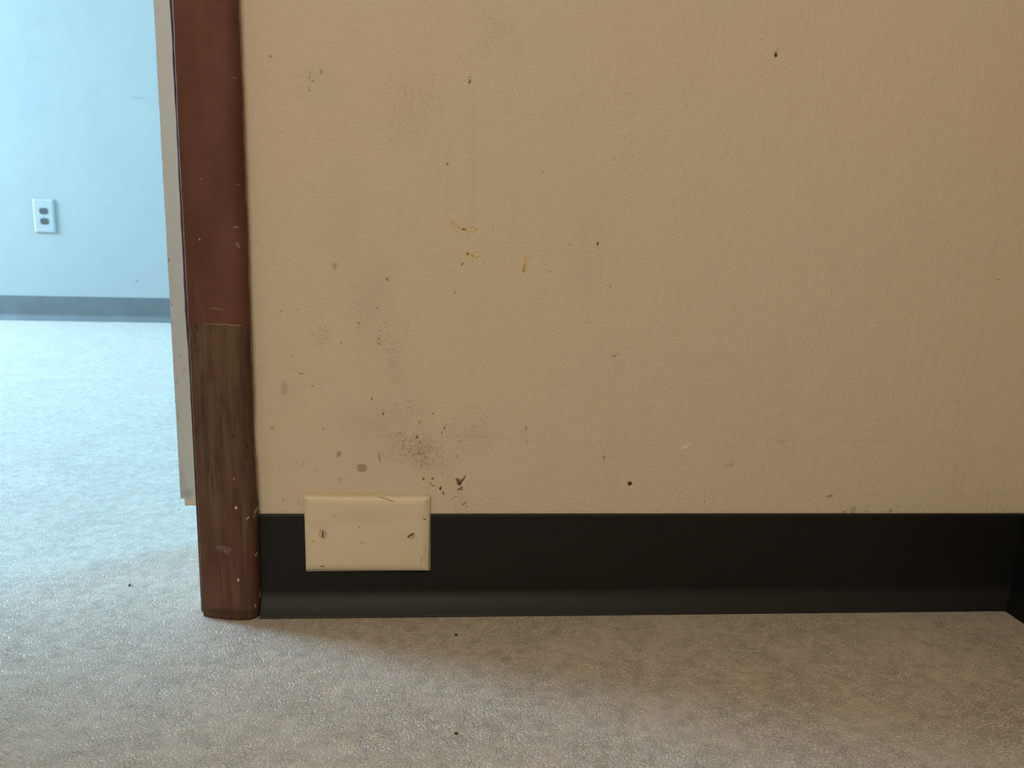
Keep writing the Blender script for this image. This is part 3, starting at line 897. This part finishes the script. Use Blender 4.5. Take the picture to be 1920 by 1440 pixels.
def stop_mesh():
    bm = bmesh.new()
    rows = []
    zs = [0.0925 + i * 0.004 for i in range(130)] + [0.62 + i * 0.07 for i in range(20)] + [2.029]
    for z in zs:
        w = wob(z, 9.9, 0.00025, 30) + wob(z, 2.9, 0.0002, 140)
        x0 = -0.1259 + w
        xr = -0.0970
        pts = [(xr, 0.0500), (x0 + 0.0012, 0.0500), (x0 + 0.0003, 0.0504), (x0, 0.0515), (x0, 0.0700), (x0 + 0.001, 0.0720),
               (xr, 0.0720)]
        rows.append([bm.verts.new((x, y, z)) for x, y in pts])
    n = len(rows[0])
    for a, b in zip(rows, rows[1:]):
        for i in range(n):
            j = (i + 1) % n
            bm.faces.new((a[i], a[j], b[j], b[i]))
    bm.faces.new(rows[0])
    bm.faces.new(rows[-1][::-1])
    return bm


st = obj('door_stop', stop_mesh(), M_STOP, door)
st['label'] = 'grey-cream door stop cut short above the floor'
bm = bmesh.new()
box(bm, -0.1222, -0.0970, 0.0506, 0.0714, 0.0850, 0.0930)
bevel(bm, 0.0006)
obj('stop_core', bm, M_STOPIN, st)['label'] = 'bare tan wood below the painted stop'

# ---------------------------------------------------------------- cove base
PLATE = [(0.0005, 0.1141), (0.1142, 0.1131), (0.1133, 0.0407), (0.0008, 0.0423)]   # outline, clockwise from top left
fx = lambda p, o_, z: (p, -o_, z)
bm = bmesh.new()
extrude_profile(bm, cove(BASE_H), -0.0396, 0.0002, fx)
extrude_profile(bm, cove(0.0398), 0.0002, 0.1146, fx)
extrude_profile(bm, cove(BASE_H), 0.1146, X_RIGHT - 0.0004, fx)
bmesh.ops.remove_doubles(bm, verts=bm.verts, dist=1e-6)
o = obj('baseboard_front', bm, M_BASE, kind='structure')
o['label'] = 'black vinyl cove base under the beige wall, cut round the plate'
bm = bmesh.new()
extrude_profile(bm, cove(BASE_H), -0.0032, Y_BACK, lambda p, o_, z: (X_RIGHT - o_, p, z))
o = obj('baseboard_right', bm, M_BASE, kind='structure')
o['label'] = 'black vinyl cove base of the side wall at the right edge'
bm = bmesh.new()
extrude_profile(bm, cove(0.086, 0.086), X_FL, X_FR, lambda p, o_, z: (p, Y_FAR - o_, z))
o = obj('baseboard_far', bm, M_FARBASE, kind='structure')
o['label'] = 'blue-grey lit cove base of the room beyond'


# ---------------------------------------------------------------- blank plate on the near wall
def rounded(corners, inset, rad, n=5):
    """corner list (x, z) clockwise from top left -> inset loop with rounded corners"""
    tl, tr, br, bl = [Vector(c) for c in corners]
    cs_ = [(tl, tr, bl), (tr, br, tl), (br, bl, tr), (bl, tl, br)]
    out = []
    for c, nx, pv in cs_:
        a = (nx - c).normalized()
        b = (pv - c).normalized()
        o_ = c + (a + b) * (inset + rad)
        for i in range(n + 1):
            t = i / n * math.pi / 2
            out.append(o_ - a * (rad * math.sin(math.pi / 2 - t) * 0 + rad * math.cos(math.pi / 2 - t) * 0)
                       - b * (rad * math.sin(t)) - a * (rad * math.cos(t)))
    return out


def lofted_plate(corners, layers, y_sign=-1, y0=0.0, n=5):
    bm = bmesh.new()
    loops = []
    for inset, dep, rad in layers:
        loops.append([bm.verts.new((p.x, y0 + y_sign * dep, p.y)) for p in rounded(corners, inset, rad, n)])
    k = len(loops[0])
    for a, b in zip(loops, loops[1:]):
        for i in range(k):
            j = (i + 1) % k
            bm.faces.new((a[i], a[j], b[j], b[i]))
    bm.faces.new(loops[-1])
    bm.faces.new(loops[0][::-1])
    return bm


def screw(parent, x, y, z, r, ang, mat_head, mat_slot, half=False, h=0.0008, slot_w=0.16):
    """slotted screw head facing -y; the slot is a sunk piece of its own"""
    bm = bmesh.new()
    N = 24
    rings = [(r, 0.0), (r, h * 0.45), (r * 0.86, h * 0.85), (r * 0.55, h)]
    vs = []
    for rr, d in rings:
        vs.append([bm.verts.new((rr * math.cos(2 * math.pi * i / N), -d, rr * math.sin(2 * math.pi * i / N))) for i in range(N)])
    for a, b in zip(vs, vs[1:]):
        for i in range(N):
            j = (i + 1) % N
            bm.faces.new((a[i], a[j], b[j], b[i]))
    bm.faces.new(vs[-1])
    bm.faces.new(vs[0][::-1])
    if half:     # the upper left half is buried under paint
        nrm = Vector((math.sin(ang), 0, math.cos(ang))) if False else Vector((-math.sin(ang), 0, math.cos(ang)))
        geom = list(bm.verts) + list(bm.edges) + list(bm.faces)
        bmesh.ops.bisect_plane(bm, geom=geom, plane_co=nrm * (r * slot_w), plane_no=nrm, clear_outer=True)
        bmesh.ops.holes_fill(bm, edges=[e for e in bm.edges if e.is_boundary])
    o = obj('screw', bm, mat_head, parent, smooth=False)
    o.location = (x, y, z)
    bm = bmesh.new()
    box(bm, -r * 0.94, r * 0.94, -h * 1.06, -h * 0.2, -r * slot_w, r * slot_w)
    s = obj('screw_slot', bm, mat_slot, o)
    s.rotation_euler = (0, -ang, 0)
    return o


plate = empty('blank_wall_plate', (0, 0, 0))
tag(plate, 'ivory blank wall plate notched into the black baseboard near the brown door casing', 'wall plate')
cover = obj('cover', lofted_plate(PLATE, [(0.0, 0.0003, 0.0012), (0.0, 0.0024, 0.0012), (0.0005, 0.0034, 0.0013),
                                          (0.0016, 0.0042, 0.0014), (0.0034, 0.0050, 0.0014), (0.0054, 0.0055, 0.0014),
                                          (0.0072, 0.0058, 0.0014)]),
            M_PLATE, plate, smooth=False)
screw(plate, 0.01745, -0.0058, 0.0779, 0.0034, math.radians(90), M_SCREW, M_SLOT)
screw(plate, 0.09640, -0.0058, 0.0769, 0.0033, math.radians(33), M_SCREW, M_SLOT, half=True)
bm = bmesh.new()      # ridge of wall paint that still bridges the plate's top edge
prev = None
for i in range(60):
    t = i / 59
    x = 0.002 + t * 0.109
    z = 0.1142 - t * 0.0010
    hh = 0.00075 + 0.0005 * noise.noise(Vector((x * 180, 0.3, 0))) + 0.0003 * noise.noise(Vector((x * 700, 2.3, 0)))
    ring = [bm.verts.new((x, 0.0, z + hh)), bm.verts.new((x, -0.0012, z + hh * 0.9)),
            bm.verts.new((x, -0.0030, z + hh * 0.15)), bm.verts.new((x, -0.0030, z - 0.0006)), bm.verts.new((x, 0.0, z - 0.0006))]
    if prev:
        for a in range(5):
            b = (a + 1) % 5
            bm.faces.new((prev[a], prev[b], ring[b], ring[a]))
    else:
        bm.faces.new(ring)
    prev = ring
bm.faces.new(prev[::-1])
obj('paint_ridge', bm, M_PLATE, plate)

# ---------------------------------------------------------------- duplex outlet on the far wall
OX, OZ = -1.2672, 0.3598
outlet = empty('electrical_outlet', (OX, Y_FAR, OZ))
tag(outlet, 'white duplex outlet with two dark sockets low on the wall of the bright far room', 'outlet')
w2, h2 = 0.035, 0.0572
oc = [(-w2, h2), (w2, h2), (w2, -h2), (-w2, -h2)]
obj('cover_plate', lofted_plate(oc, [(0.0, 0.0003, 0.003), (0.0, 0.0030, 0.003), (0.0040, 0.0062, 0.003),
                                     (0.0060, 0.0066, 0.003)]), M_OUTPLATE, outlet)
for s in (1, -1):
    bm = bmesh.new()
    pts = []
    for i in range(32):
        a = 2 * math.pi * i / 32
        pts.append((0.0140 * math.cos(a), max(-0.0105, min(0.0105, 0.0140 * math.sin(a)))))
    lo = [bm.verts.new((x, -0.0060, z)) for x, z in pts]
    hi = [bm.verts.new((x, -0.0078, z)) for x, z in pts]
    for i in range(32):
        j = (i + 1) % 32
        bm.faces.new((lo[i], lo[j], hi[j], hi[i]))
    bm.faces.new(hi)
    bm.faces.new(lo[::-1])
    rc = obj('receptacle', bm, M_OUTFACE, outlet)
    rc.location = (0.0005, 0, s * 0.0172)
    for sx_, hh_ in ((-0.0062, 0.0042), (0.0062, 0.0034)):
        bm = bmesh.new()
        box(bm, sx_ - 0.0009, sx_ + 0.0009, -0.0080, -0.0070, -hh_ + 0.002, hh_ + 0.002)
        obj('slot', bm, M_OUTSLOT, rc)
    bm = bmesh.new()
    bmesh.ops.create_cone(bm, cap_ends=True, segments=16, radius1=0.0022, radius2=0.0022, depth=0.001,
                          matrix=Matrix.Translation((0, -0.0077, -0.0062)) @ Matrix.Rotation(math.pi / 2, 4, 'X'))
    obj('slot', bm, M_OUTSLOT, rc)
screw(outlet, 0.0, -0.0066, 0.0, 0.0030, math.radians(90), M_BRASS, M_SLOT)


# ---------------------------------------------------------------- crumbs lying on the floor
def crumb(name, x, y, sx_, sy_, sz_, rz, mat, seed, label, cat):
    bm = bmesh.new()
    bmesh.ops.create_icosphere(bm, subdivisions=2, radius=1.0)
    zmin = 9
    for v in bm.verts:
        k = 1 + 0.35 * noise.noise(v.co * 1.7 + Vector((seed, 0, 0)))
        v.co = Vector((v.co.x * sx_ * k, v.co.y * sy_ * k, v.co.z * sz_ * k))
        zmin = min(zmin, v.co.z)
    for v in bm.verts:
        v.co.z -= zmin
    o = obj(name, bm, mat)
    o.location = (x, y, 0.0)
    o.rotation_euler = (0, 0, rz)
    tag(o, label, cat)
    return o


crumb('dirt_crumb', 0.1387, -0.0494, 0.0012, 0.0016, 0.0008, 0.4, M_CRUMB, 1.0,
      'tiny dark crumb on the floor just in front of the black baseboard', 'crumb')
crumb('dirt_crumb', 0.1382, -0.1914, 0.0014, 0.0010, 0.0008, 0.1, M_CRUMB, 5.0,
      'tiny dark crumb out on the floor near the bottom of the picture', 'crumb')
crumb('dirt_crumb', -0.1817, 0.0584, 0.0008, 0.0034, 0.0008, 0.1, M_CRUMB, 9.0,
      'dark sliver of dirt on the floor in the doorway, left of the brown casing', 'crumb')
crumb('wood_splinter', -0.0965, 0.0290, 0.0020, 0.0006, 0.0006, 0.7, M_SPLINTER, 3.0,
      'thin splinter on the floor against the foot of the door jamb', 'splinter')
